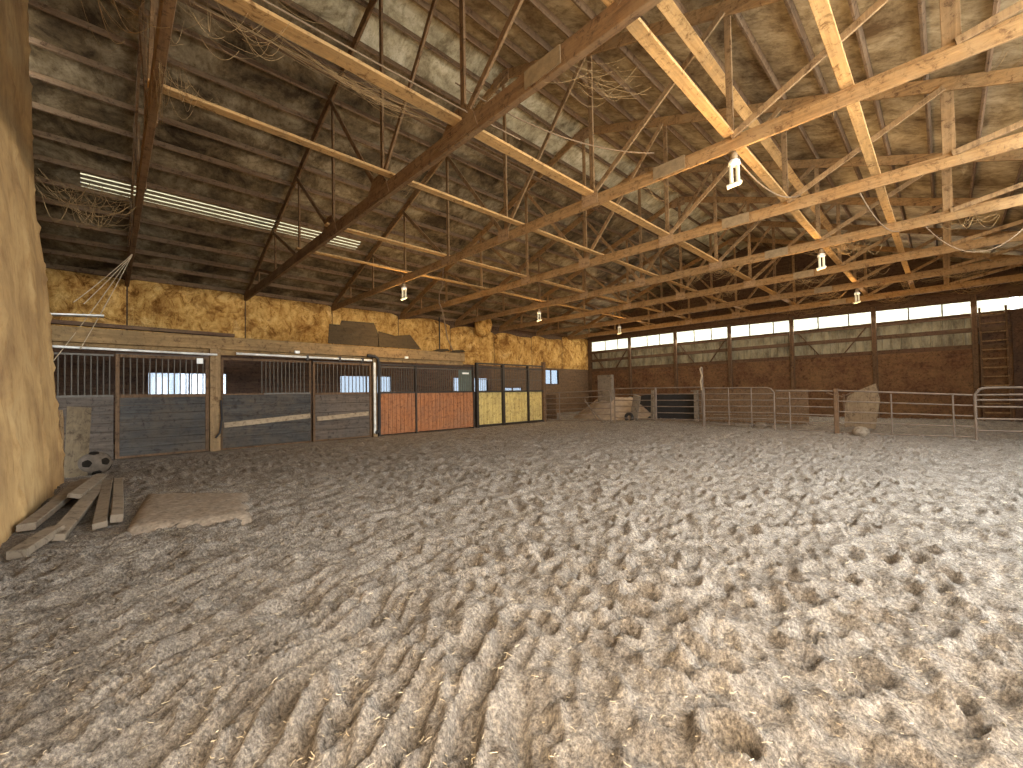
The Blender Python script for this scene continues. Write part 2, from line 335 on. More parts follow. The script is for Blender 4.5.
# level off against the boards, mat and walls
FLATZ = 0.0
def flat(x0, x1, y0, y1, z, s=.5, k=.8):
    global Z
    w = smooth(x0-s, x0, X)*smooth(x1+s, x1, X)*smooth(y0-s, y0, Y)*smooth(y1+s, y1, Y)*k
    Z = Z*(1-w)+z*w
flat(-1.7, 15, 12.2, 17.3, 0.0, .5, .75)
flat(-.7, .15, 5.6, 8.9, -.02, .2, .85)
Z = Z*1.0
nx, ny = len(gx_), len(gy_)
def sand_z(x, y):
    i = int(np.clip(np.searchsorted(gx_, x), 1, nx-1)); j = int(np.clip(np.searchsorted(gy_, y), 1, ny-1)); return float(Z[i, j])
def grid_mesh(name, X, Y, Z, m):
    nx, ny = X.shape; co = np.stack([X, Y, Z], -1).reshape(-1, 3).astype(np.float32)
    idx = np.arange(nx*ny).reshape(nx, ny); q = np.stack([idx[:-1, :-1], idx[1:, :-1], idx[1:, 1:], idx[:-1, 1:]], -1).reshape(-1, 4)
    me = bpy.data.meshes.new(name); me.vertices.add(len(co)); me.vertices.foreach_set('co', co.ravel())
    me.loops.add(q.size); me.loops.foreach_set('vertex_index', q.ravel().astype(np.int32))
    me.polygons.add(len(q)); me.polygons.foreach_set('loop_start', np.arange(0, q.size, 4, dtype=np.int32)); me.polygons.foreach_set('loop_total', np.full(len(q), 4, np.int32))
    me.polygons.foreach_set('use_smooth', np.ones(len(q), bool)); me.update(calc_edges=True); me.validate(); me.materials.append(m)
    o = bpy.data.objects.new(name, me); COL.objects.link(o); return o
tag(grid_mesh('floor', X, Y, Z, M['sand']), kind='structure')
# sandy yard outside so daylight bounces in through the openings
o = MB().box((-25, -25, -.5), (50, 42, -.42)).build('terrain_yard', plain('yard_dirt', (.42, .34, .24), .95)); tag(o, kind='structure')

# ------------------------------------------------------------------ straw scattered on the sand
b = MB()
rs2 = np.random.RandomState(9)
for i in range(7500):
    rr = (1.0+rs2.rand()*60)**.5; an = rs2.uniform(-.15, 1.8); x = rr*math.cos(an); y = rr*math.sin(an)
    if x < -.5 or y < -2: continue
    z = sand_z(x, y)+.006; L = rs2.uniform(.010, .036); a = rs2.uniform(0, math.pi*2); w = rs2.uniform(.0006, .0013)
    d = Vector((math.cos(a), math.sin(a), rs2.uniform(-.15, .25))); s_ = Vector((-d.y, d.x, 0))*w; p = Vector((x, y, z)); bend = Vector((-d.y, d.x, .3))*L*rs2.uniform(-.2, .2)
    q0 = p-d*L/2; q1 = p+bend; q2 = p+d*L/2; up = Vector((0, 0, w*1.5))
    b.add([q0-s_, q0+s_, q0+up, q1-s_, q1+s_, q1+up, q2-s_, q2+s_, q2+up], [(0, 1, 4, 3), (1, 2, 5, 4), (2, 0, 3, 5), (3, 4, 7, 6), (4, 5, 8, 7), (5, 3, 6, 8)])
tag(b.build('straw_litter', M['straw'], fix=False), 'short pale straw bits scattered over the churned sand', 'straw', kind='stuff')

# ------------------------------------------------------------------ shell: walls
# near end wall: leaning tan lining beside the camera, ending at y=10
def liner_x(y, z):
    base = np.interp(z, [0, 1.3, 3.4, 4.5, 8], [0, .09, .23, .34, .46])
    return -(.72-.19*np.clip((y-6)/4, 0, 1))-base
ys = np.concatenate([np.linspace(.05, 6.5, 24)[:-1], np.linspace(6.5, 10.0, 47)]); zs = np.linspace(-.25, 1, 70)
b = MB(); vs = []; fs = []
for i, y in enumerate(ys):
    top = roof(y)-.02
    for j, t in enumerate(zs):
        z = -.25+(top+.25)*j/69
        dx = .02*float(perlin(np.array(y*1.3), np.array(z*.9), 31))+.012*float(perlin(np.array(y*5.), np.array(z*4.), 32))
        if y > 9.4: dx += .03*math.sin(z*7)*(y-9.4)/.6*float(perlin(np.array(z*2.), np.array(3.3), 33))
        # raised torn battens
        for yb, wd in ((6.9, .05), (8.6, .06), (9.7, .05)):
            dx += .032*math.exp(-((y-yb)/wd)**2)*(1+.5*math.sin(z*9+yb)+.5*math.sin(z*23+yb*3))
        vs.append((float(liner_x(y, z))+dx, y, z))
n0 = len(vs)
for i, y in enumerate(ys):
    for j in range(70): v = vs[i*70+j]; vs.append((v[0]-.12, v[1], v[2]))
for i in range(69):
    for j in range(69):
        a = i*70+j; fs.append((a, a+1, a+71, a+70)); fs.append((n0+a, n0+a+70, n0+a+71, n0+a+1))
for j in range(69): a = 69*70+j; fs.append((a, a+1, n0+a+1, n0+a))
b.add(vs, fs, True); tag(b.build('wall_near_end_lining', M['liner'], fix=False), kind='structure')
b = MB(); b.box((OX-.15, 9.8, -.3), (OX, WY+.1, 6.9)); tag(b.build('wall_near_end', M['stallback']), kind='structure')
b = MB(); b.box((-1.35, SY-.15, -.3), (-.95, -3.35, 5.2)); b.box((-1.35, -.15, -.3), (-.95, .06, 6.4)); b.box((-1.35, SY, 3.2), (-.95, .0, 6.2))
tag(b.build('wall_near_added_opening', M['liner']), kind='structure')  # end opening out of view, added for the warm fill
# side wall behind the camera with a wide doorway
b = MB(); b.box((-1.5, SY-.15, -.3), (2.3, SY, 4.1)); b.box((8.1, SY-.15, -.3), (EX, SY, 4.1)); b.box((2.3, SY-.15, 4.0), (8.1, SY, 4.1)); b.box((-1.5, SY-.15, 4.8), (EX, SY, 5.2)); b.box((12.7, SY-.15, 4.1), (EX, SY, 4.8))  # gap under the eave is added for the overhead fill
tag(b.build('wall_doorway_side', M['kickside']), kind='structure')

# stall-side wall with window openings
wins = [(.85, 2.86, 1.33, 2.12), (6.72, 8.97, 1.42, 2.12), (12.35, 14.6, 1.42, 2.12), (15.7, 17.2, 1.30, 1.60), (19.15, 20.5, 1.85, 2.70)]
def wall_with_holes(name, y0, y1, x0, x1, z0, z1, holes, m):
    b = MB(); xs = sorted(set([x0, x1]+[h[0] for h in holes]+[h[1] for h in holes]))
    for a, c in zip(xs[:-1], xs[1:]):
        hh = [h for h in holes if h[0] <= a+1e-6 and h[1] >= c-1e-6]
        if hh: b.box((a, y0, z0), (c, y1, hh[0][2])); b.box((a, y0, hh[0][3]), (c, y1, z1))
        else: b.box((a, y0, z0), (c, y1, z1))
    return tag(b.build(name, m), kind='structure')
wall_with_holes('wall_stall_side', WY, WY+.1, OX, 14.9, -.3, 2.85, [w for w in wins if w[1] < 14.9], M['stallback'])
wall_with_holes('wall_stall_side_open', WY, WY+.1, 14.9, EX, -.3, 2.85, [w for w in wins if w[1] > 14.9], M['kickside'])
b = MB(); b.box((OX, WY+.02, 2.85), (EX, WY+.12, 5.15)); tag(b.build('wall_stall_side_upper', M['darkx']), kind='structure')
for k, (x0, x1, z0, z1) in enumerate(wins):
    e = MB(); t = .05
    for (a, c) in (((x0-t, WY-.03, z0-t), (x0, WY+.1, z1+t)), ((x1, WY-.03, z0-t), (x1+t, WY+.1, z1+t)), ((x0, WY-.03, z0-t), (x1, WY+.1, z0)), ((x0, WY-.03, z1), (x1, WY+.1, z1+t)), (((x0+x1)/2-.02, WY, z0), ((x0+x1)/2+.02, WY+.08, z1))): e.box(a, c)
    f = tag(e.build('window_%d' % (k+1), M['stallback']), kind='structure')
    p = MB().box((x0, WY+.045, z0), (x1, WY+.051, z1)).build('pane', M['glass'], f)

# far end wall: kick boards, corrugated siding, glazing strip, posts
b = MB()
zz = -.3
while zz < 2.72:
    h = .235; off = .012*(int(zz*7) % 2); b.box((EX-.06-off, SY, zz), (EX, WY, min(zz+h-.008, 2.75))); zz += h
b.box((EX+.002, SY, -.3), (EX+.05, WY, 2.75)); tag(b.build('wall_far_end', M['kick']), kind='structure')
# corrugated siding
n = 1360; vs = []; fs = []
for i in range(n+1):
    y = SY+(WY-SY)*i/n; ph = (y % .30)/.30; dx = -.05 if ph < .14 else (-.008 if .45 < ph < .7 else 0)
    vs += [(EX+.05+dx, y, 2.7), (EX+.05+dx, y, 4.02)]
for i in range(n): fs.append((2*i, 2*i+1, 2*i+3, 2*i+2))
b = MB(); b.add(vs, fs); tag(b.build('wall_far_end_siding', M['siding'], fix=False), kind='structure')
b = MB(); b.poly([(EX, SY, 4.72), (EX, WY, 4.72), (EX, WY, roof(WY)), (EX, RY, RZ), (EX, SY, roof(SY))], (1, 0, 0), .08)
tag(b.build('wall_far_end_gable', M['darky']), kind='structure')
b = MB(); b.box((EX-.03, SY, 2.7), (EX-.01, -.95, 4.0)); tag(b.build('wall_far_end_dark_panel', M['stallback']), kind='structure')
posts_y = [16.75, 13.74, 10.78, 7.84, 5.04, 2.04, -.85]
bays = [(a, c) for a, c in zip(posts_y[:-1], posts_y[1:])]+[(-.85, -1.75), (-1.95, SY)]
for k, (y1, y0) in enumerate(bays):
    f = MB(); t = .04
    f.box((EX-.02, y0, 3.98), (EX+.04, y1, 4.03)); f.box((EX-.02, y0, 4.69), (EX+.04, y1, 4.74))
    nm = 2 if y1-y0 > 1.5 else 0
    for q in range(1, nm+1): yy = y0+(y1-y0)*(q/(nm+1)+.05*random.uniform(-1, 1)); f.box((EX+.005, yy-.022, 4.0), (EX+.035, yy+.022, 4.7))
    w = tag(f.build('window_%d' % (k+6), M['darky']), kind='structure')
    MB().box((EX+.036, y0, 4.0), (EX+.040, y1, 4.72)).build('pane', M['glaze'], w)
for k, y in enumerate(posts_y[1:]):
    o = MB().beam((EX-.16, y, -.2), (EX-.16, y, 4.75), .16, .16, up=(0, 1, 0), bev=.012).build('wall_post', M['darkpost'])
    tag(o, 'dark timber post between end wall windows, %s from the stall side' % ORD[k], 'post', 'timber posts along the window wall')
o = MB().poly([(EX-.09, SY, 4.48), (EX-.09, 16.7, 4.79), (EX-.09, 16.7, 4.95), (EX-.09, SY, 4.95)], (1, 0, 0), .08).build('window_head_board', M['darky']); tag(o, 'long dark board running above the strip of end windows', 'board')
for k, z in enumerate((2.78, 3.42, 3.98)):
    o = MB().beam((EX-.045, SY, z), (EX-.045, WY-.1, z), .07, .17).build('wall_girt', M['darky'])
    tag(o, ['dark horizontal girt along the top of the kick boards', 'dark horizontal girt across the middle of the corrugated siding', 'dark horizontal girt just under the window strip'][k], 'girt', 'girts on the window wall')
o = MB().box((EX-.1, WY-.28, -.2), (EX+.15, WY+.1, 5.0)).build('trim_1', M['darkpost']); tag(o, kind='structure')
nb = 0
for (y1, y0) in (bays[0], bays[2], bays[4]):
    for s_, (ya, yb) in enumerate(((y1-.25, y1-1.05), (y0+.25, y0+1.05))):
        o = MB().beam((EX-.10, ya, 3.93), (EX-.10, yb, 2.82), .035, .09, up=(1, 0, 0)).build('wall_brace', M['darky'])
        tag(o, 'slanting wall brace below the %s window, %s side' % (['first', 'third', 'fifth'][nb//2], ['stall', 'ladder'][s_]), 'brace', 'slanting braces on the window wall'); nb += 1

# ------------------------------------------------------------------ roof deck with skylight strip
def slab(name, x0, x1, y0, y1, m, t=.03):
    b = MB(); b.poly([(x0, y0, roof(y0)), (x1, y0, roof(y0)), (x1, y1, roof(y1)), (x0, y1, roof(y1))], (0, 0, 1), t); return tag(b.build(name, m), kind='structure')
slab('ceiling_doorway_slope', OX-.3, EX+.3, -1.4, RY, M['deckR'])
slab('ceiling_doorway_slope_low', OX-.3, EX+.3, SY-.3, -2.4, M['deckR']); slab('ceiling_doorway_slope_far', 13.5, EX+.3, -2.4, -1.4, M['deckR']); slab('ceiling_doorway_slope_near', OX-.3, -.5, -2.4, -1.4, M['deckR'])
slab('ceiling_added_translucent_row', -.5, 13.5, -2.4, -1.4, M['skyl_clean'], .004)  # unseen row, added to bring softer light from above
slab('ceiling_ridge_strip', OX-.3, EX+.3, RY, 7.95, M['deckP'])
slab('ceiling_stall_slope_high', OX-.3, EX+.3, 7.95, 13.10, M['deckL'])
slab('ceiling_stall_slope_low', OX-.3, EX+.3, 13.78, WY+.3, M['deckL'])
slab('ceiling_skylight_row_near', OX-.3, -.5, 13.10, 13.78, M['deckL']); slab('ceiling_skylight_row_far', 6.0, EX+.3, 13.10, 13.78, M['deckL'])
sk = empty('ceiling_skylight', (-.5, 13.44, roof(13.44))); tag(sk, kind='structure')
n = 5; w = .68/n
for k in range(n):
    y0 = 13.10+k*w
    # grimy trough, then a clear raised rib
    ya, yb, yc = y0, y0+w*.74, y0+w
    d = MB(); d.poly([(-.5, ya, roof(ya)+.02), (6.0, ya, roof(ya)+.02), (6.0, yb, roof(yb)+.02), (-.5, yb, roof(yb)+.02)], (0, 0, 1), .003)
    d.build('skylight_trough', M['skyl_dirty'], sk)
    ym = (yb+yc)/2
    d = MB(); d.add([(-.5, yb, roof(yb)+.02), (6.0, yb, roof(yb)+.02), (-.5, ym, roof(ym)+.045), (6.0, ym, roof(ym)+.045), (-.5, yc, roof(yc)+.02), (6.0, yc, roof(yc)+.02)], [(0, 1, 3, 2), (2, 3, 5, 4)])
    d.build('skylight_rib', M['skyl_clean'], sk, fix=False)

# purlins
py = [.07+.65*k for k in range(-5, 27)]
left = [y for y in py if y > RY+.1]; right = [y for y in py if y < RY-.1]
def purlin(y, label):
    w_ = random.uniform(.038, .045); hh = random.uniform(.10, .115) if y < RY else random.uniform(.13, .15); s_ = -SL if y > RY else SL
    z = roof(y)-.005-hh/2
    n_ = Vector((0, -s_, 1)).normalized()
    o = MB().beam((OX+.1, y, z), (EX-.02, y, z), w_, hh, up=n_, bev=.004).build('roof_purlin', M['purlin'])
    tag(o, label, 'purlin', 'purlins under the roof deck')
def words(n): return ORD[n] if n < 20 else 'twenty-first'
for i, y in enumerate(left[::-1]): purlin(y, 'roof purlin on the stall side slope, %s up from the eave' % words(i))
for i, y in enumerate(right): purlin(y, 'roof purlin on the doorway side slope, %s up from the eave' % words(i))

# ------------------------------------------------------------------ trusses
TX = [.36, 3.42, 6.42, 9.45, 12.5, 15.5, 18.5, 21.5]
ND = [15.3, 13.45, 11.3, 9.05, 6.8, 4.45, 2.05, -.15, -2.1]
CB, CT = 4.70, 4.94
def truss(i, x):
    e = empty('roof_truss', (x, RY, CB))
    lab = 'timber roof truss, %s from the tan wall beside the camera' % ORD[i]
    tag(e, lab, 'roof truss', 'roof trusses spanning the arena')
    b = MB(); y0, y1 = SY+.02, WY-.03; mc = M['chord_shaded'] if i < 2 else M['chord']; mw = M['web_shaded'] if i < 2 else M['web']
    if i in (0, 1): b.beam((x, y0, (CB+CT)/2), (x, y1, (CB+CT)/2), .09, CT-CB, bev=.006, seg=10, wob=.004)
    else:
        b.beam((x+.022, y0, (CB+CT)/2+.02), (x+.022, y1, (CB+CT)/2+.02), .04, CT-CB-.04, bev=.005, seg=10, wob=.003)
        b.beam((x-.024, y0, (CB+CT)/2-.03), (x-.024, y1, (CB+CT)/2-.03), .04, .17, bev=.005, seg=10, wob=.004)
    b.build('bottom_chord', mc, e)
    for (ya, yb) in ((RY, y1), (RY, y0)):
        za, zb = roof(ya)-.21, roof(yb)-.21
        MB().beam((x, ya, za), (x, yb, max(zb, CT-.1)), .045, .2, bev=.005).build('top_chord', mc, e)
    for k, y in enumerate(ND):
        top = roof(y)-.16
        wy = .15 if k == 7 else .09
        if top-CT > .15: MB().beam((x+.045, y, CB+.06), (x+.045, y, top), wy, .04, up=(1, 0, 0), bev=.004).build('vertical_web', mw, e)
        # diagonal from the foot of this post up to the head of the next one outwards
        if k in (4,): continue
    for k in range(4, len(ND)-1):
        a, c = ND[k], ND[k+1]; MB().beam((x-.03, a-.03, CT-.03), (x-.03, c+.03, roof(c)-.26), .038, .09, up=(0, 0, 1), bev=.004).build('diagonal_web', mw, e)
    for k in range(4, 0, -1):
        a, c = ND[k], ND[k-1]
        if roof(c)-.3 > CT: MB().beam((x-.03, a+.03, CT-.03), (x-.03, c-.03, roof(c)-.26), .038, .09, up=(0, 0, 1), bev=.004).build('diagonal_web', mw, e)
    for k in (3, 4, 5):
        y = ND[k]; g = .42 if i == 1 else .22
        zt = CT+.10 if i == 1 else CT+.02
        if i == 1:
            MB().poly([(x-.065, y-g, CB+.02), (x-.065, y+g, CB+.02), (x-.065, y+g*.8, CT), (x-.065, y+.14, zt+.1), (x-.065, y-.16, zt+.1), (x-.065, y-g*.8, CT)], (1, 0, 0), .014).build('gusset_plate', M['gusset'] if i > 1 else mc, e)
        else:
            MB().box((x-.058, y-g*.8, CB+.04), (x-.048, y+g*.8, CT+.05)).build('gusset_plate', M['gusset'] if i > 1 else mc, e)
    MB().box((x-.060, 2.68, CB+.03), (x-.047, 3.2, CT-.01)).build('splice_plate', M['splice'], e)
    MB().box((x-.058, RY-.25, RZ-.50), (x-.046, RY+.25, RZ-.2)).build('gusset_plate', M['gusset'] if i > 1 else mc, e)
    return e
for i, x in enumerate(TX): truss(i, x)

# boards lying across the bottom chords
br = [(11.0, .13, 3.3, 21.6), (9.05, .16, 3.3, 21.6), (6.30, .14, .30, 21.6), (4.45, .19, .30, 21.6), (2.05, .14, .30, 21.6), (.72, .13, .30, 21.6)]
brl = ['first from the stalls', 'second from the stalls', 'third from the stalls, below the ridge', 'broad and fourth from the stalls', 'fifth from the stalls', 'sixth from the stalls, beyond the tube lamps']
for (y, w_, x0, x1), l in zip(br, brl):
    o = MB().beam((x0, y, CT+.022), (x1, y, CT+.022), w_, .04, bev=.004, seg=14, wob=.006).build('lateral_brace', M['brace'])
    tag(o, 'long bright brace board laid across the trusses, '+l, 'brace board', 'brace boards on the truss chords')
# higher brace fixed to the web members
o = MB().beam((.3, 2.3, 6.16), (18.6, 2.3, 6.16), .16, .04, bev=.004, seg=10, wob=.006, up=(0, .35, 1)).build('web_brace', M['brace'])
tag(o, 'bright brace board fixed high on the truss webs under the doorway side slope', 'brace board')
o = MB().beam((.4, 8.1, 7.55), (12.5, 8.1, 7.55), .12, .04, bev=.004).build('ridge_brace', M['purlin'])
tag(o, 'dull brace board fixed high on the truss webs beside the ridge', 'brace board')

# ------------------------------------------------------------------ lamps
def lamp(x, y, label):
    e = empty('hanging_lamp', (x, y, CB)); tag(e, label, 'lamp', 'tube lamps under the truss chords')
    MB().lathe((x, y, CB-.13), [(.018, .13), (.045, .10), (.05, .05), (.042, 0)], 14).build('socket', M['splice'], e)
    MB().lathe((x, y, CB-.19), [(.05, .07), (.075, .05), (.08, .0), (.03, -.01)], 16).build('lamp_cap', M['white'], e)
    for s_ in (-1, 1):
        MB().tube([(x+s_*.03, y-s_*.035, CB-.18), (x+s_*.03, y-s_*.035, CB-.45)], .027, 10).build('lamp_tube', M['tube'], e)
    MB().tube([(x-.045, y+.09, CB-.50), (x-.03, y+.05, CB-.485), (x, y, CB-.47), (x+.035, y-.05, CB-.455), (x+.045, y-.06, CB-.43)], .032, 10).build('lamp_tube_bend', M['tube'], e)
    l = bpy.data.lights.new('warm_fill', 'POINT'); l.energy = 70; l.color = (1, .66, .30); l.shadow_soft_size = .25  # added warm fill, floating below the lamp tubes
    lo = bpy.data.objects.new('warm_fill', l); lo.location = (x, y, CB-.95); COL.objects.link(lo)
for j, (x, nm) in enumerate(((TX[2], 'third'), (TX[4], 'fifth'), (TX[6], 'seventh'))):
    lamp(x, 2.0, 'white tube lamp hanging under the %s truss, doorway side row' % nm)
    lamp(x, 11.3, 'white tube lamp hanging under the %s truss, stall side row' % nm)

# ------------------------------------------------------------------ insulation panels on the stall-side wall
sx_ = [OX, .36, 3.42, 6.42, 9.35, 12.2, 15.1, 18.1, 20.95, EX-.02]
for k in range(9):
    x0, x1 = sx_[k]+.02, sx_[k+1]-.02; nu, nv = 40, 28; vs = []; fs = []
    zt = roof(WY)-.12 if k < 4 else [4.86, 4.72, 4.62, 4.68, 4.9][k-4]
    zb = 2.82; rs3 = np.random.RandomState(40+k)
    for i in range(nu+1):
        for j in range(nv+1):
            u = i/nu; v = j/nv; x = x0+(x1-x0)*u
            tz = zt+.06*math.sin(u*7+k)*(.5 if k < 4 else 1)-.10*(abs(2*u-1)**6)
            z = zb+(tz-zb)*v
            bulge = .16*(1-abs(2*u-1)**3)*(1-abs(2*v-1)**5)
            d = bulge+.05*float(perlin(np.array(x*1.8), np.array(z*1.8), 50+k))+.03*float(perlin(np.array(x*6), np.array(z*3), 60+k))
            vs.append((x, WY-.0-max(d, 0), z))
    for i in range(nu):
        for j in range(nv): a = i*(nv+1)+j; fs.append((a, a+1, a+nv+2, a+nv+1))
    n0 = len(vs); vs += [(v[0], WY+.01, v[2]) for v in vs[:n0]]
    fs += [tuple(q+n0 for q in f[::-1]) for f in fs[:nu*nv]]
    b = MB(); b.add(vs, fs, True); o = b.build('insulation_batt', M['insul'], fix=False)
    tag(o, 'bulging yellowed insulation panel on the stall side wall, %s from the tan wall' % ORD[k], 'insulation', 'insulation panels on the stall side wall')
b = MB(); b.lathe((0, 0, 0), [(.02, -.5), (.3, -.42), (.42, -.1), (.44, .2), (.36, .45), (.05, .5)], 20)
o = b.build('insulation_roll', M['insul']); o.location = (13.75, 16.3, 4.72); o.scale = (1.15, .8, 1.0); o.rotation_euler = (0, .2, 0)
tag(o, 'rounded yellow bundle of insulation wedged above the wall panels', 'insulation')
o = MB().tube([(9.35, 13.45, 6.25), (9.28, 13.4, 5.5), (9.1, 13.35, 5.2), (9.04, 13.3, 4.8), (9.16, 13.25, 4.5), (9.2, 13.0, 3.4), (9.2, 12.62, 2.86)], .022, 8).build('electrical_conduit', M['cable'])
tag(o, 'thin bent conduit dropping from the roof to the stall header', 'conduit')

# ------------------------------------------------------------------ stalls
FY = 12.5
hd = MB().beam((-1.2, FY+.06, 2.68), (9.63, FY+.06, 2.68), .10, .32, bev=.01, seg=8, wob=.004).build('stall_header', M['header'])
tag(hd, 'long heavy timber header beam over the stall fronts', 'beam')
o = MB().beam((-1.2, FY+.12, 2.45), (9.6, FY+.12, 2.45), .05, .13, bev=.005).build('header_ledger', M['header'])
tag(o, 'thinner ledger board under the stall header beam', 'board')
o = MB().beam((-1.2, FY-.06, 3.02), (-.1, FY-.02, 3.10), .24, .03).build('loose_shelf_board', M['track'])
tag(o, 'pale board lying on the header beam beside the tan wall', 'board')
o = MB().beam((-1.2, FY+.16, 2.93), (2.3, FY+.16, 2.90), .16, .08).build('upper_shelf_board', M['darkx'])
tag(o, 'dark board lying behind the pale board on the header', 'board')
for k, (x, w_) in enumerate(((1.87, .22), (6.04, .14))):
    o = MB().beam((x, FY+.06, -.2), (x, FY+.06, 2.52), w_, .16, up=(0, 1, 0), bev=.012).build('stall_post', M['post'])
    tag(o, ['wide timber post between the first two stalls', 'narrow timber post behind the black pipe between stalls'][k], 'post')
pp = [(6.12, FY-.12, 2.36), (6.12, FY-.12, .28)]
o = MB().tube([(5.75, FY-.1, 2.55), (6.0, FY-.11, 2.53), (6.09, FY-.12, 2.45), (6.12, FY-.12, 2.3), (6.12, FY-.12, .3), (6.10, FY-.12, .2), (6.0, FY-.11, .12)], .05, 12).build('black_pipe', M['rubber'])
tag(o, 'black vertical pipe with rounded ends between the grey and orange stalls', 'pipe')
o = MB().box((5.955, FY-.10, .12), (6.02, FY-.04, 2.34)).build('white_strip', M['track']); tag(o, 'white vertical strip beside the black pipe', 'strip')
o = MB().tube([(1.98, FY-.06, 1.25), (1.99, FY-.1, .8), (1.95, FY-.12, .45), (1.86, FY-.12, .33)], .022, 8).build('hanging_strap', M['rubber'])
tag(o, 'dark curved strap hanging on the wide stall post', 'strap')

def bars(parent, x0, x1, z0, z1, n, y, r=.013, m=None):
    me = None
    for k in range(n):
        x = x0+(x1-x0)*(k+.5)/n
        if me is None:
            o = MB().tube([(0, 0, 0), (0, 0, z1-z0)], r, 8).build('grille_bar', m or M['bar']); me = o
        else: o = me.copy(); COL.objects.link(o)
        o.parent = parent; t = Vector((0, 0, 0)); q = parent
        while q: t += q.location; q = q.parent
        o.location = Vector((x, y, z0))-t
def board_panel(parent, x0, x1, z0, z1, y, m, rows=None, cols=None, name='board_panel', t=.04):
    b = MB()
    if rows:
        for k in range(rows): a = z0+(z1-z0)*k/rows; c = z0+(z1-z0)*(k+1)/rows; j = random.uniform(-.006, .006); b.box((x0, y+j, a+.004), (x1, y+t+j, c-.004), bev=.004)
    else:
        for k in range(cols): a = x0+(x1-x0)*k/cols; c = x0+(x1-x0)*(k+1)/cols; j = random.uniform(-.004, .004); b.box((a+.004, y+j, z0), (c-.004, y+t+j, z1), bev=.004)
    return b.build(name, m, parent)
def frame(parent, x0, x1, z0, z1, y, w_=.05, m=None, name='panel_frame', mid=None):
    b = MB(); t = .05
    b.box((x0, y, z0), (x0+w_, y+t, z1), bev=.005); b.box((x1-w_, y, z0), (x1, y+t, z1), bev=.005); b.box((x0+w_, y, z1-w_), (x1-w_, y+t, z1), bev=.005); b.box((x0+w_, y, z0), (x1-w_, y+t, z0+w_*.7), bev=.005)
    if mid: b.box((x0+w_, y, mid-w_*.5), (x1-w_, y+t, mid+w_*.5), bev=.005)
    return b.build(name, m or M['steel'], parent)

# stall 1
s1 = empty('horse_stall', (.5, FY, 0)); tag(s1, 'dark stall front with sliding door beside the tan wall', 'stall front', 'stall fronts')
board_panel(s1, -1.1, .06, -.15, 1.36, FY+.03, M['stallbrown'], rows=8, name='fixed_board_panel')
g = MB().box((-1.1, FY+.02, 1.36), (.06, FY+.08, 1.41)).build('grille', M['bar'], s1); MB().box((-1.1, FY+.02, 2.25), (.06, FY+.08, 2.29)).build('grille_rail', M['bar'], g)
bars(g, -1.1, .04, 1.4, 2.26, 12, FY+.05)
d1 = MB().box((.08, FY-.03, 2.27), (1.73, FY+.02, 2.32)).build('sliding_door', M['steel'], s1)
board_panel(d1, .14, 1.68, .06, 1.36, FY-.02, M['stallgrey'], rows=7)
frame(d1, .08, 1.74, .02, 2.3, FY-.04, .07, M['darkpost'], mid=1.38)
bars(d1, .16, 1.68, 1.41, 2.26, 14, FY-.01)
MB().box((1.5, FY-.07, 2.14), (1.62, FY-.04, 2.27)).build('tag_plate', M['white'], d1)
tr = MB().tube([(-1.1, FY-.09, 2.40), (1.9, FY-.09, 2.37)], .026, 10).build('door_track', M['track'], s1); tr['label'] = 'dusty white track rail'
# stall 2
s2 = empty('horse_stall', (4, FY, 0)); tag(s2, 'grey weathered board stall front with pale rub strips', 'stall front', 'stall fronts')
board_panel(s2, 2.03, 4.12, .05, 1.38, FY+.03, M['stallgrey'], rows=5, name='fixed_board_panel')
frame(s2, 1.99, 4.14, 0, 2.32, FY+.04, .06, M['darkpost'], mid=1.38)
o = MB().beam((2.06, FY+.01, .62), (4.1, FY+.01, .76), .02, .13).build('rub_strip', M['rubstrip'], s2); o['label'] = 'pale rub strip'
g = MB().box((2.95, FY+.02, 1.38), (4.1, FY+.07, 1.42)).build('grille', M['bar'], s2); bars(g, 2.85, 4.0, 1.4, 2.27, 12, FY+.05)
d2 = MB().box((4.16, FY-.03, 2.27), (5.88, FY+.02, 2.32)).build('sliding_door', M['steel'], s2)
board_panel(d2, 4.22, 5.84, .06, 1.36, FY-.02, M['stallbrown'], rows=5)
frame(d2, 4.16, 5.9, .02, 2.3, FY-.04, .06, M['darkpost'], mid=1.38)
bars(d2, 4.24, 5.82, 1.41, 2.26, 14, FY-.01)
MB().beam((4.26, FY-.05, .66), (5.8, FY-.05, .75), .02, .12).build('rub_strip', M['rubstrip'], d2)
MB().tube([(2.3, FY-.09, 2.42), (5.9, FY-.09, 2.40)], .03, 10).build('door_track', M['track'], s2)['label'] = 'bright white track rail'
for x in (4.0, 4.9, 5.6): MB().box((x-.03, FY-.12, 2.33), (x+.03, FY-.05, 2.47)).build('track_bracket', M['steel'], s2)
# stall 3
s3 = empty('horse_stall', (8, FY, 0)); tag(s3, 'stall front of reddish orange vertical boards', 'stall front', 'stall fronts')
board_panel(s3, 6.2, 7.48, .05, 1.36, FY+.0, M['orange'], cols=9, name='fixed_board_panel')
board_panel(s3, 7.54, 10.0, .05, 1.36, FY+.0, M['orange'], cols=16, name='fixed_board_panel')
b = MB(); b.box((6.16, FY-.02, 1.36), (10.03, FY+.06, 1.42)); b.box((6.16, FY-.02, 2.27), (10.03, FY+.06, 2.32)); b.box((7.48, FY-.03, .0), (7.54, FY+.06, 2.3)); b.box((9.98, FY-.03, 0), (10.04, FY+.06, 2.34)); b.box((6.16, FY-.03, .0), (6.21, FY+.06, 2.3))
b.build('panel_frame', M['steel'], s3)
g = MB().box((6.2, FY+.0, 2.2), (10, FY+.04, 2.23)).build('grille', M['bar'], s3); bars(g, 6.22, 10, 1.4, 2.22, 42, FY+.02, .010)
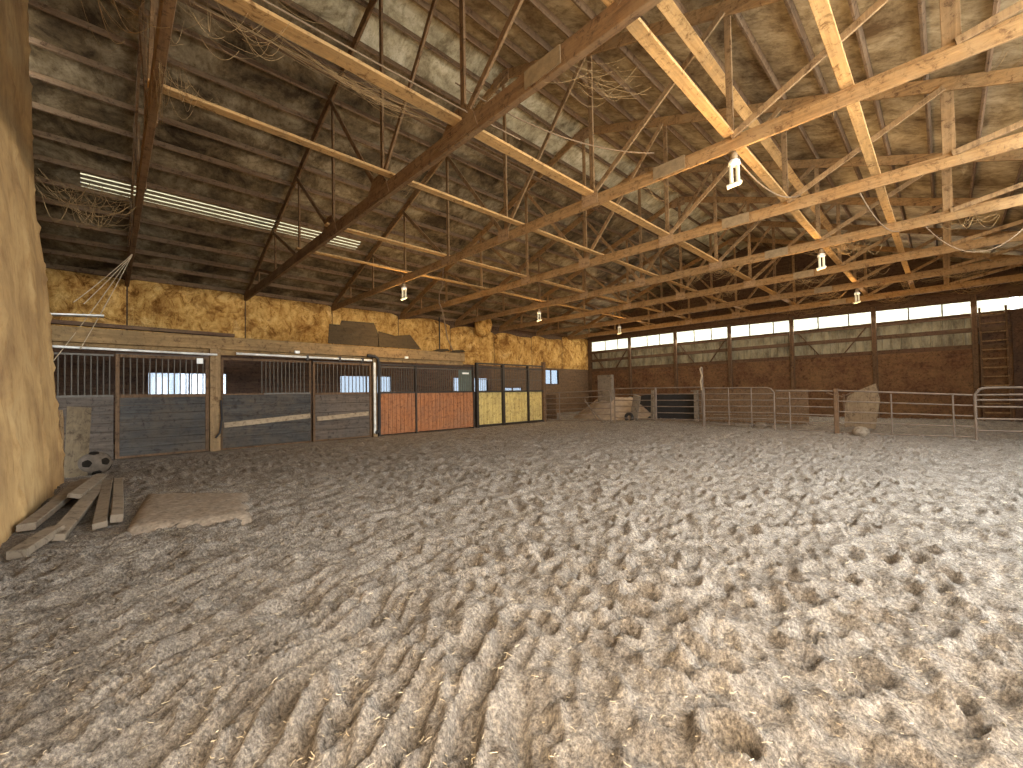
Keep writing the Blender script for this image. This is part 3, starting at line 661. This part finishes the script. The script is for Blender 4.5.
# stall 4
s4 = empty('horse_stall', (12, FY, 0)); tag(s4, 'stall front of yellow vertical boards in dark steel frames', 'stall front', 'stall fronts')
for a, c, n_ in ((10.26, 11.50, 8), (11.64, 13.0, 8), (13.08, 13.95, 6)): board_panel(s4, a, c, .10, 1.36, FY+.04, M['yellow'], cols=n_, name='board_panel')
b = MB()
for x, w_ in ((10.2, .10), (11.57, .12), (13.04, .07)): b.box((x-w_/2, FY-.04, .0), (x+w_/2, FY+.08, 2.5))
b.box((10.2, FY-.02, 2.45), (14.0, FY+.04, 2.51)); b.box((10.2, FY-.02, 2.30), (14.0, FY+.04, 2.35)); b.box((10.2, FY-.02, 1.35), (14.0, FY+.05, 1.42)); b.box((10.2, FY-.02, .02), (14.0, FY+.05, .09))
b.build('steel_frame', M['steel'], s4)
g = MB().box((10.2, FY+.01, 1.85), (14, FY+.03, 1.87)).build('grille', M['bar'], s4); bars(g, 10.25, 13.95, 1.4, 2.32, 40, FY+.02, .009)
o = MB().beam((14.08, FY+.03, -.1), (14.08, FY+.03, 2.68), .16, .16, up=(0, 1, 0), bev=.02).build('stall_post', M['darkpost'])
tag(o, 'dark timber end post closing the yellow stall', 'post')
o = MB().box((9.88, FY+.1, 2.35), (10.0, FY+.22, 3.3)).build('stall_post', M['darkpost']) if False else None
o = MB().tube([(11.35, WY-.3, 2.8), (11.35, WY-.3, 5.0)], .03, 8).build('wall_pipe', M['steel']); tag(o, 'thin dark pipe against the yellow insulation behind the yellow stall', 'pipe')
# low partitions between stalls
for k, x in enumerate((1.95, 6.05, 10.12, 14.05)):
    b = MB(); rows = 6
    for q in range(rows): b.box((x-.02, FY+.15, .0+q*.21), (x+.02, WY-.02, .2+q*.21))
    tag(b.build('stall_partition', M['stallbrown']), 'low board partition behind the stall fronts, %s from the tan wall' % ORD[k], 'partition', 'low board partitions between stalls')
# dark sheet with a white label hanging inside the orange stall grille
e = empty('notice_board', (9.65, FY+.2, 1.4)); tag(e, 'dark green notice panel behind the grille of the orange stall', 'panel')
MB().box((9.35, FY+.035, 1.40), (9.97, FY+.06, 2.2)).build('panel', plain('dark_green_panel', (.10, .12, .09), .6), e)
MB().box((9.5, FY-.0, 2.05), (9.8, FY+.036, 2.11)).build('paper_label', M['white'], e)
# plywood sheets on the header
b = MB(); b.poly([(4.62, FY+.05, 2.86), (4.75, FY+.3, 3.48), (5.08, FY+.3, 3.49), (5.12, FY+.3, 3.63), (6.17, FY+.3, 3.66), (6.29, FY+.28, 3.36), (6.33, FY+.1, 2.86)], (0, 1, 0), .02)
tag(b.build('plywood_sheet', M['ply']), 'dark notched plywood sheet leaning on top of the stall header, nearer the tan wall', 'plywood sheet', 'dark sheets on the stall header')
b = MB(); b.poly([(6.2, FY+.02, 2.86), (6.3, FY+.26, 3.40), (6.9, FY+.26, 3.30), (7.46, FY+.26, 3.38), (7.78, FY+.05, 2.86)], (0, 1, 0), .02)
tag(b.build('plywood_sheet', M['ply']), 'dark slant-ended plywood sheet on the stall header, farther from the tan wall', 'plywood sheet', 'dark sheets on the stall header')
for k, x in enumerate((8.6, 9.3)):
    b = MB(); b.poly([(x-.35, FY-.05, 2.85), (x-.1, FY, 2.93), (x+.25, FY+.0, 2.95), (x+.35, FY-.02, 2.88), (x+.1, FY-.02, 2.85)], (0, 1, 0), .14)
    tag(b.build('crumpled_sacking', M['ply']), 'dark crumpled sacking on the header end, %s piece' % ['nearer', 'farther'][k], 'sacking', 'sacking on the header end')
for k, (x, z) in enumerate(((3.75, 2.55), (7.15, 2.56))):
    o = MB().box((x-.06, FY-.06, z-.04), (x+.06, FY+.012, z+.03), bev=.01).build('junction_box', M['white']); tag(o, 'small white box on the header over the %s stall' % ['grey', 'orange'][k], 'junction box', 'white boxes on the header')

# ------------------------------------------------------------------ twine and cables
def cat(p0, p1, sag, n=14):
    p0 = Vector(p0); p1 = Vector(p1); return [p0.lerp(p1, k/n)-Vector((0, 0, sag*4*(k/n)*(1-k/n))) for k in range(n+1)]
tk = [((.36, 13.0, 4.68), (-.55, 12.33, 3.31), .03), ((.36, 13.0, 4.68), (-.82, 12.35, 2.1), .05), ((.36, 13.0, 4.66), (-.40, 12.33, 3.30), .02), ((.36, 13.0, 4.66), (-.45, 12.33, 2.35), .04)]
for k, (a, c, s_) in enumerate(tk):
    o = MB().tube(cat(a, c, s_), .009, 6).build('baling_twine', M['rope']); tag(o, 'pale baling twine running from the first truss, %s strand down' % ORD[k], 'twine', 'strands of baling twine on the first truss')
cb = [((.9, 4.3, 5.0), (4.3, 4.2, 5.0), .02, 'dusty cable stretched from the broad brace past the second truss'), ((3.42, 4.57, 5.6), (6.42, 3.2, 5.2), .25, 'dusty sagging cable between the second and third trusses'), ((6.42, 2.0, 4.66), (9.45, 1.8, 4.98), .25, 'dusty sagging cable beside the largest tube lamp'),
      ((9.45, .95, 4.74), (12.5, .6, 4.72), .22, 'dusty cable looping under the fourth truss'), ((12.5, .2, 4.72), (12.5, -1.4, 4.7), .75, 'pale cable hanging in a deep loop under the fifth truss'), ((2.2, 8.27, 7.8), (3.42, 5.2, 5.7), .1, 'pale cable slanting down to the second truss')]
for a, c, s_, l in cb: tag(MB().tube(cat(a, c, s_), .011, 6).build('electric_cable', M['cable']), l, 'cable')

# cobwebs: strands and torn sheets
rw = random.Random(3)
def webs(name, label, segs, r=.004, strands=1):
    b = MB(); r *= .42
    for (a, c, sag, n_, jit) in segs:
        for _ in range(n_):
            J = lambda: Vector((rw.uniform(-jit, jit), rw.uniform(-jit, jit), rw.uniform(-jit, jit)*.7))
            A_, C_ = Vector(a)+J(), Vector(c)+J(); u0 = rw.uniform(0, .6); u1 = rw.uniform(u0+.2, 1)
            A_, C_ = A_.lerp(C_, u0)+J()*.5, A_.lerp(C_, u1)+J()*.5
            b.tube(cat(A_, C_, sag*rw.uniform(.1, 1.2), 8), r*rw.uniform(.6, 1.5), 4)
    tag(b.build(name, M['web_silk'], fix=False), label, 'cobweb', kind='stuff')
webs('cobweb', 'thick dusty cobweb strands draped round the first truss', [((.36, 4.6, 4.9), (1.3, 4.5, 4.95), .22, 20, .3), ((.36, 5.0, 4.75), (-.5, 5.6, 5.6), .3, 26, .35), ((.36, 5.2, 4.7), (.4, 6.6, 4.72), .08, 30, .07), ((.36, 5.4, 4.72), (.9, 6.2, 4.95), .3, 10, .15), ((.6, 4.6, 4.95), (3.2, 4.62, 4.93), .10, 30, .12)], .0045)
webs('cobweb', 'sagging dusty cobwebs between the tan wall and the first truss', [((-.95, 10.2, 5.0), (.3, 9.8, 4.75), .5, 20, .28), ((-.9, 11, 5.3), (.3, 11.2, 4.9), .45, 22, .3), ((-.4, 10.6, 5.0), (-.2, 10.6, 4.3), .05, 10, .2)], .008)
webs('cobweb', 'dusty cobweb strands clinging to the second truss', [((3.42, 4.45, 5.25), (3.42, 3.6, 4.95), .15, 26, .13), ((3.42, 3.6, 4.8), (3.42, 5.6, 4.8), .06, 26, .1), ((3.42, 2.8, 4.75), (4.6, 2.4, 5.0), .15, 26, .25), ((3.42, 6.7, 4.9), (3.9, 6.0, 5.0), .15, 16, .15)], .0035)
sg = []
for x in TX[2:]:
    for _ in range(9):
        y = rw.uniform(-2.5, 12); sg.append(((x, y, 4.85), (x+rw.uniform(.3, 1.5), y+rw.uniform(-1, 1), rw.uniform(4.9, 5.5)), .25, 5, .15))
webs('cobweb', 'fine dusty cobwebs strung between the farther trusses', sg, .0045)
sg = []
for x in TX[4:]:
    for _ in range(12):
        y = rw.uniform(-3, 6); sg.append(((x, y, 4.72), (x+rw.uniform(-.5, .5), y-rw.uniform(.6, 1.6), 4.72), .22, 7, .12))
webs('cobweb', 'heavy dusty cobwebs sagging from the chords near the end windows', sg, .009)

# ------------------------------------------------------------------ things on the sand by the tan wall
def plank(p0, p1, w_, h_, label, roll=0):
    a = Vector(p0); c = Vector(p1)
    o = MB().beam(a, c, w_, h_, bev=.006, seg=4, wob=.003, up=(math.sin(roll), 0, math.cos(roll))).build('scrap_timber', M['dustboard']); tag(o, label, 'timber', 'dusty timbers piled by the tan wall')
plank((-.60, 6.40, .045), (-.26, 8.75, .12), .13, .07, 'long dusty timber lying along the foot of the tan wall')
plank((-.36, 5.75, .035), (-.06, 8.45, .13), .13, .06, 'long dusty timber, middle one of the pile', .15)
plank((-.07, 5.92, .04), (-.02, 8.3, .13), .11, .06, 'dusty timber, second from the sand covered mat', -.1)
plank((.055, 6.05, .06), (.09, 8.4, .12), .10, .08, 'edge-on dusty timber beside the sand covered mat', .1)
plank((-.30, 7.20, .17), (-.09, 8.5, .20), .12, .05, 'short dusty timber lying on top of the pile', .3)
plank((-.55, 5.35, .04), (-.37, 5.95, .07), .12, .07, 'half-buried short timber at the foot of the tan wall')
plank((-.50, 7.6, .05), (-.36, 8.9, .09), .09, .05, 'thin dusty timber half hidden at the back of the pile', .2)
# sandy mat
b = MB(); n_ = 26; vs = []; fs = []
P = [Vector((.08, 5.40, .105)), Vector((1.10, 5.10, .085)), Vector((1.37, 6.50, .075)), Vector((.34, 7.47, .09))]
for i in range(n_+1):
    for j in range(n_+1):
        u, v = i/n_, j/n_; p = (P[0]*(1-u)+P[1]*u)*(1-v)+(P[3]*(1-u)+P[2]*u)*v
        e_ = 1-max(abs(2*u-1), abs(2*v-1))**14
        q = p+Vector((0, 0, .018*float(perlin(np.array(p.x*7), np.array(p.y*7), 71))-.10*(1-e_)-.015)); vs.append(q)
for i in range(n_):
    for j in range(n_): a = i*(n_+1)+j; fs.append((a, a+n_+1, a+n_+2, a+1))
n0 = len(vs); vs += [Vector((v.x, v.y, -.08)) for v in vs[:n0]]; fs += [tuple(q+n0 for q in f[::-1]) for f in fs[:n_*n_]]
b.add(vs, fs, True); tag(b.build('rubber_mat', M['matr'], fix=False), 'flat sand covered mat lying beside the pile of timbers', 'mat')
# ball
bc = Vector((-.20, 10.55, .17)); br_ = .235
ball = empty('play_ball', (bc.x, bc.y, 0)); tag(ball, 'dusty pale ball with dark patches resting on the sand by the tan wall', 'ball')
import bmesh
bm = bmesh.new(); bmesh.ops.create_icosphere(bm, subdivisions=4, radius=br_); 
ico = bmesh.new(); bmesh.ops.create_icosphere(ico, subdivisions=1, radius=1); dirs = [Vector(v.co).normalized() for v in ico.verts]; ico.free()
rot = Matrix.Rotation(.35, 3, 'X') @ Matrix.Rotation(.5, 3, 'Z'); dirs = [rot @ d for d in dirs]
for v in bm.verts:
    m_ = max(v.co.normalized().dot(d) for d in dirs); v.co *= 1-.03*math.exp(-((m_-.955)/.01)**2)
    v.co.z *= .92
me = bpy.data.meshes.new('ball_shell'); bm.to_mesh(me); bm.free(); me.polygons.foreach_set('use_smooth', [True]*len(me.polygons)); me.materials.append(M['ballw'])
o = bpy.data.objects.new('ball_shell', me); o.parent = ball; o.location = (0, 0, bc.z); COL.objects.link(o)
for d in dirs:
    q = MB(); u_ = d.orthogonal().normalized(); w_ = d.cross(u_); ring = [d*br_*1.006]; NN = 20
    for f_, rr_ in ((.35, 1.006), (.7, 1.006), (1.0, 1.004), (1.0, .93)):
        for k in range(NN):
            a = 2*math.pi*k/NN; pent = math.cos(math.pi/5)/math.cos((a % (2*math.pi/5))-math.pi/5)
            ring.append((d+(u_*math.cos(a)+w_*math.sin(a))*.33*f_*(.35+.65*pent)).normalized()*br_*rr_)
    for r_ in ring: r_.z *= .92
    q.add(ring, [(0, k+1, (k+1) % NN+1) for k in range(NN)]+[(j*NN+k+1, (j+1)*NN+k+1, (j+1)*NN+(k+1) % NN+1, j*NN+(k+1) % NN+1) for j in range(3) for k in range(NN)])
    po = q.build('ball_patch', M['ballb']); po.parent = ball; po.location = (0, 0, bc.z)
# leaning board at the end of the lining, and end stud
o = MB().poly([(-.56, 10.35, -.1), (-.28, 10.32, -.1), (-.24, 10.75, 1.17), (-.55, 10.8, 1.2)], (0, 1, 0), .03).build('leaning_board', M['lean']); tag(o, 'brown board leaning upright behind the ball', 'board')
o = MB().beam((-.555, 10.06, -.1), (-.58, 10.06, 1.15), .05, .07, bev=.008, seg=8, wob=.006, up=(0, 1, 0)).build('end_stud', M['post']); tag(o, 'short rough stud at the bottom end of the tan wall', 'stud')

# ------------------------------------------------------------------ pipe fence
FX = 15.0
def pipe(b, pts, r): b.tube(pts, r, 8)
def panel(label, y0, y1, rails, posts=(), verts=(), x0=FX, x1=FX, zt=None, round_end=None, r=.02, name='corral_fence', zb=0):
    """y0>y1. rails: list of (z at y0, z at y1)"""
    e = empty(name, ((x0+x1)/2, (y0+y1)/2, 0)); tag(e, label, 'fence panel', 'pipe corral panels')
    X_ = lambda y: x0+(x1-x0)*(y0-y)/(y0-y1)
    for k, (za, zc) in enumerate(rails):
        if k == 0 and round_end:
            pts = [(X_(y), y, za+(zc-za)*(y0-y)/(y0-y1)) for y in np.linspace(y0, y1+.18, 8)] if round_end != 'near' else None
            if round_end == 'far':   # rounded at y1
                pts += [(X_(y1+.08), y1+.08, zc-.03), (X_(y1), y1, zc-.16), (X_(y1), y1, zb)]
            else:
                pts = [(X_(y0), y0, zb), (X_(y0), y0, za-.16), (X_(y0-.08), y0-.08, za-.03)]+[(X_(y), y, za+(zc-za)*(y0-y)/(y0-y1)) for y in np.linspace(y0-.18, y1, 8)]
            MB().tube(pts, r*1.1, 8).build('top_rail', M['fence'], e)
        else: MB().tube([(x0, y0, za), (x1, y1, zc)], r*(1.1 if k == 0 else .85), 8).build('top_rail' if k == 0 else 'rail', M['fence'], e)
    zt0, zt1 = rails[0]
    for y in posts:
        t = (y0-y)/(y0-y1); MB().tube([(X_(y), y, zb-.1), (X_(y), y, zt0+(zt1-zt0)*t+.02)], r*1.3, 8).build('fence_post', M['fence'], e)
    for (y, za, zc) in verts: MB().tube([(X_(y)-.02, y, za), (X_(y)-.02, y, zc)], r*.9, 8).build('brace_bar', M['fence'], e)
    return e
ev = lambda a, b_, n: list(zip(np.linspace(a[0], b_[0], n), np.linspace(a[1], b_[1], n)))
panel('pipe corral panel joined to the end of the yellow stall', 12.9, 9.62, ev((1.27, 1.36), (.02, .12), 6), posts=(), verts=((11.9, .05, 1.3),), x0=14.2, x1=14.95, round_end='far')
panel('pipe corral panel in front of the dark opening in the kick boards', 9.46, 5.9, ev((1.42, 1.40), (.22, .25), 6), posts=(9.46, 5.9), verts=())
panel('pipe gate with one rounded top corner left of centre along the fence'.replace(' left of centre', ''), 5.86, 3.72, ev((1.37, 1.34), (.12, .16), 7), posts=(5.86,), verts=((5.05, .1, 1.36), (4.36, .1, 1.34)), round_end='far')
panel('low pipe corral panel between the rounded gate and the thick post', 3.66, 2.2, ev((1.24, 1.21), (.06, .04), 6), posts=(), verts=((3.3, -.05, 1.2),))
panel('long drooping pipe corral panel beside the end gate', 2.12, -.46, ev((1.22, 1.07), (.02, .06), 5), posts=(), verts=((1.0, .05, 1.12), (-.13, .05, 1.1)))
panel('heavy pipe gate at the ladder end of the fence', -.50, -3.1, [(1.24, 1.24), (1.07, 1.09), (.95, .96), (.79, .78), (.5, .53), (.22, .26)], posts=(), round_end='near', r=.027, zb=-.05)
# bright bracing upright and slanted strut
for p0, p1, r_, l in (((15.0, 7.66, .22), (15.0, 7.66, 1.42), .042, 'pale thick upright standing in the long corral panel'), ((14.9, 10.9, .9), (14.9, 9.95, .0), .028, 'slanting strut propped against the first corral panel'), ((14.7, 10.75, 1.0), (15.2, 10.5, .1), .02, 'thin slanting rod beside the slanting strut')):
    tag(MB().tube([p0, p1], r_, 8).build('fence_strut', M['fence']), l, 'strut')
o = MB().beam((15, 2.17, -.1), (15, 2.17, 1.27), .11, .11, up=(0, 1, 0), bev=.015).build('thick_fence_post', M['darkpost']); tag(o, 'thick timber post in the middle of the pipe fence', 'post')
o = MB().beam((15.05, 5.94, -.1), (15.05, 5.94, 2.1), .07, .07, up=(0, 1, 0), bev=.01, seg=10, wob=.012).build('tall_fence_post', M['fence']); tag(o, 'tall rough post with a frayed pale rope rising above the fence', 'post')
o = MB().tube([(15.0, 5.93, 1.3), (14.98, 5.96, 1.6), (14.98, 5.9, 1.8), (14.98, 5.97, 2.05), (15, 5.92, 2.12)], .025, 6).build('frayed_rope', M['rope']); tag(o, 'frayed pale rope tied along the tall fence post', 'rope')

# ------------------------------------------------------------------ behind the fence
# dirt pile
n_ = 46; vs = []; fs = []
for i in range(n_+1):
    for j in range(n_+1):
        a = 16.0+4.6*i/n_; c = 9.6+5.6*j/n_
        dx = (a-18.6)/2.4; dy = (c-11.6)/2.3; h_ = max(0, 1-(dx*dx+dy*dy)**.5)
        vs.append((a, c, 1.75*min(h_, .62)+.10*float(perlin(np.array(a*2.), np.array(c*2.), 81))+.05*float(perlin(np.array(a*6.), np.array(c*6.), 82))-.1))
for i in range(n_):
    for j in range(n_): q = i*(n_+1)+j; fs.append((q, q+n_+1, q+n_+2, q+1))
b = MB(); b.add(vs, fs, True); tag(b.build('dirt_pile', M['dirt'], fix=False), 'mound of dusty bedding behind the first corral panel', 'dirt pile')
o = MB().box((17.5, 11.2, .5), (17.75, 12.0, 2.12), bev=.02).build('standing_crate', M['dustboard']); tag(o, 'tall grey box standing in the bedding mound', 'box')
# low rough board partition in front of end wall with dark opening
b = MB()
for z in np.arange(0, 1.2, .2): b.box((15.85, 13.3, z), (15.9, 16.9, z+.185), bev=.006)
tag(b.build('rough_pen_wall', M['kickside']), 'rough low board wall beside the yellow stall end', 'pen wall', 'board pen walls behind the fence')
b = MB()
for z in np.arange(-.1, 1.25, .2): b.box((18.0, 3.4, z), (18.05, 7.25, z+.185), bev=.006)
tag(b.build('rough_pen_wall', M['kickside']), 'low brown board wall behind the rounded gate', 'pen wall', 'board pen walls behind the fence')
b = MB(); b.box((17.9, 7.27, -.1), (18.2, 7.42, 1.28)); b.box((17.85, 7.26, 1.24), (18.2, 7.52, 1.30)); tag(b.build('pen_corner_post', M['dustboard']), 'grey timber corner post at the edge of the dark opening', 'post')
b = MB(); b.poly([(18.6, 7.4, -.1), (18.6, 11.2, -.1), (18.6, 11.2, 1.0), (18.6, 9.9, 1.12), (18.6, 7.4, 1.14)], (1, 0, 0), .05)  # dark sheet stands in for the shaded inside of the opening
tag(b.build('shaded_opening', M['rubber']), 'shaded dark opening behind the long corral panel', 'opening')
b = MB(); b.beam((17.2, 9.9, -.1), (17.0, 9.55, 1.1), .14, .32, up=(0, 1, 0), bev=.015); tag(b.build('leaning_block', M['dustboard']), 'pale timber block leaning before the dark opening', 'timber block')
b = MB(); b.beam((17.3, 9.0, -.1), (17.3, 8.95, 1.35), .12, .14, up=(0, 1, 0), bev=.015); tag(b.build('pale_pen_post', M['dustboard']), 'pale post standing before the dark opening', 'post')
b = MB(); b.tube([Vector((16.6, 9.75+.16*math.cos(a), .14+.16*math.sin(a))) for a in np.linspace(0, 2*math.pi, 20)], .07, 10); tag(b.build('small_tyre', M['rubber']), 'small black tyre standing by the leaning block', 'tyre')
# tan curved panel and pale ball on the right of the fence
b = MB(); b.poly([(17.2, 1.55, -.1), (17.2, 2.3, -.1), (17.3, 2.28, .7), (17.3, 2.2, 1.02), (17.3, 1.98, 1.18), (17.3, 1.5, 1.42), (17.2, 1.4, .9)], (1, 0, 0), .05)
tag(b.build('feeder_board', M['tan']), 'tan slant-topped panel standing behind the thick fence post', 'panel')
b = MB(); b.tube([(17.1, 2.75, 1.15), (17.1, 2.5, 1.05), (17.15, 2.3, 1.0), (17.2, 2.1, 1.12)], .03, 8); b.tube([(17.15, 2.28, .5), (17.15, 2.28, 1.1)], .03, 8); tag(b.build('bent_branch', M['darkpost']), 'dark bent rail hooked on the tan panel', 'rail')
b = MB(); b.lathe((14.55, 1.60, .08), [(.02, -.16), (.12, -.13), (.19, -.02), (.18, .08), (.11, .15), (.02, .17)], 18); tag(b.build('salt_block', M['dustboard']), 'pale rounded block lying on the sand before the fence', 'salt block')
for k, (y, w_, h_) in enumerate(((5.0, .5, .10), (4.45, .3, .14), (3.9, .4, .08))):
    o = MB().box((16.1, y-w_/2, -.04), (16.4, y+w_/2, h_), bev=.03).build('rubble_stone', M['dustboard']); tag(o, 'pale flat stone behind the rounded gate, %s from the tall post' % ORD[k], 'stone', 'pale stones behind the rounded gate')
# ladder
e = empty('wall_ladder', (EX-.5, -1.25, .0)); tag(e, 'wooden ladder standing against the dark corner of the window wall', 'ladder')
for y in (-.98, -1.62): MB().beam((EX-.75, y, -.1), (EX-.3, y, 4.2), .06, .09, up=(1, 0, 0)).build('ladder_rail', M['darkpost'], e)
for k in range(12):
    z = .3+.33*k; t = (z+.1)/4.3; x = EX-.75+.45*t; MB().beam((x, -1.62, z), (x, -.98, z), .09, .04).build('rung', M['post'], e)
# dark plywood door leaf in that corner
o = MB().box((EX-.25, -3.3, -.1), (EX-.2, -1.75, 3.95)).build('stored_door_leaf', M['stallback']); tag(o, 'dark door leaf stored in the corner beside the ladder', 'door leaf')
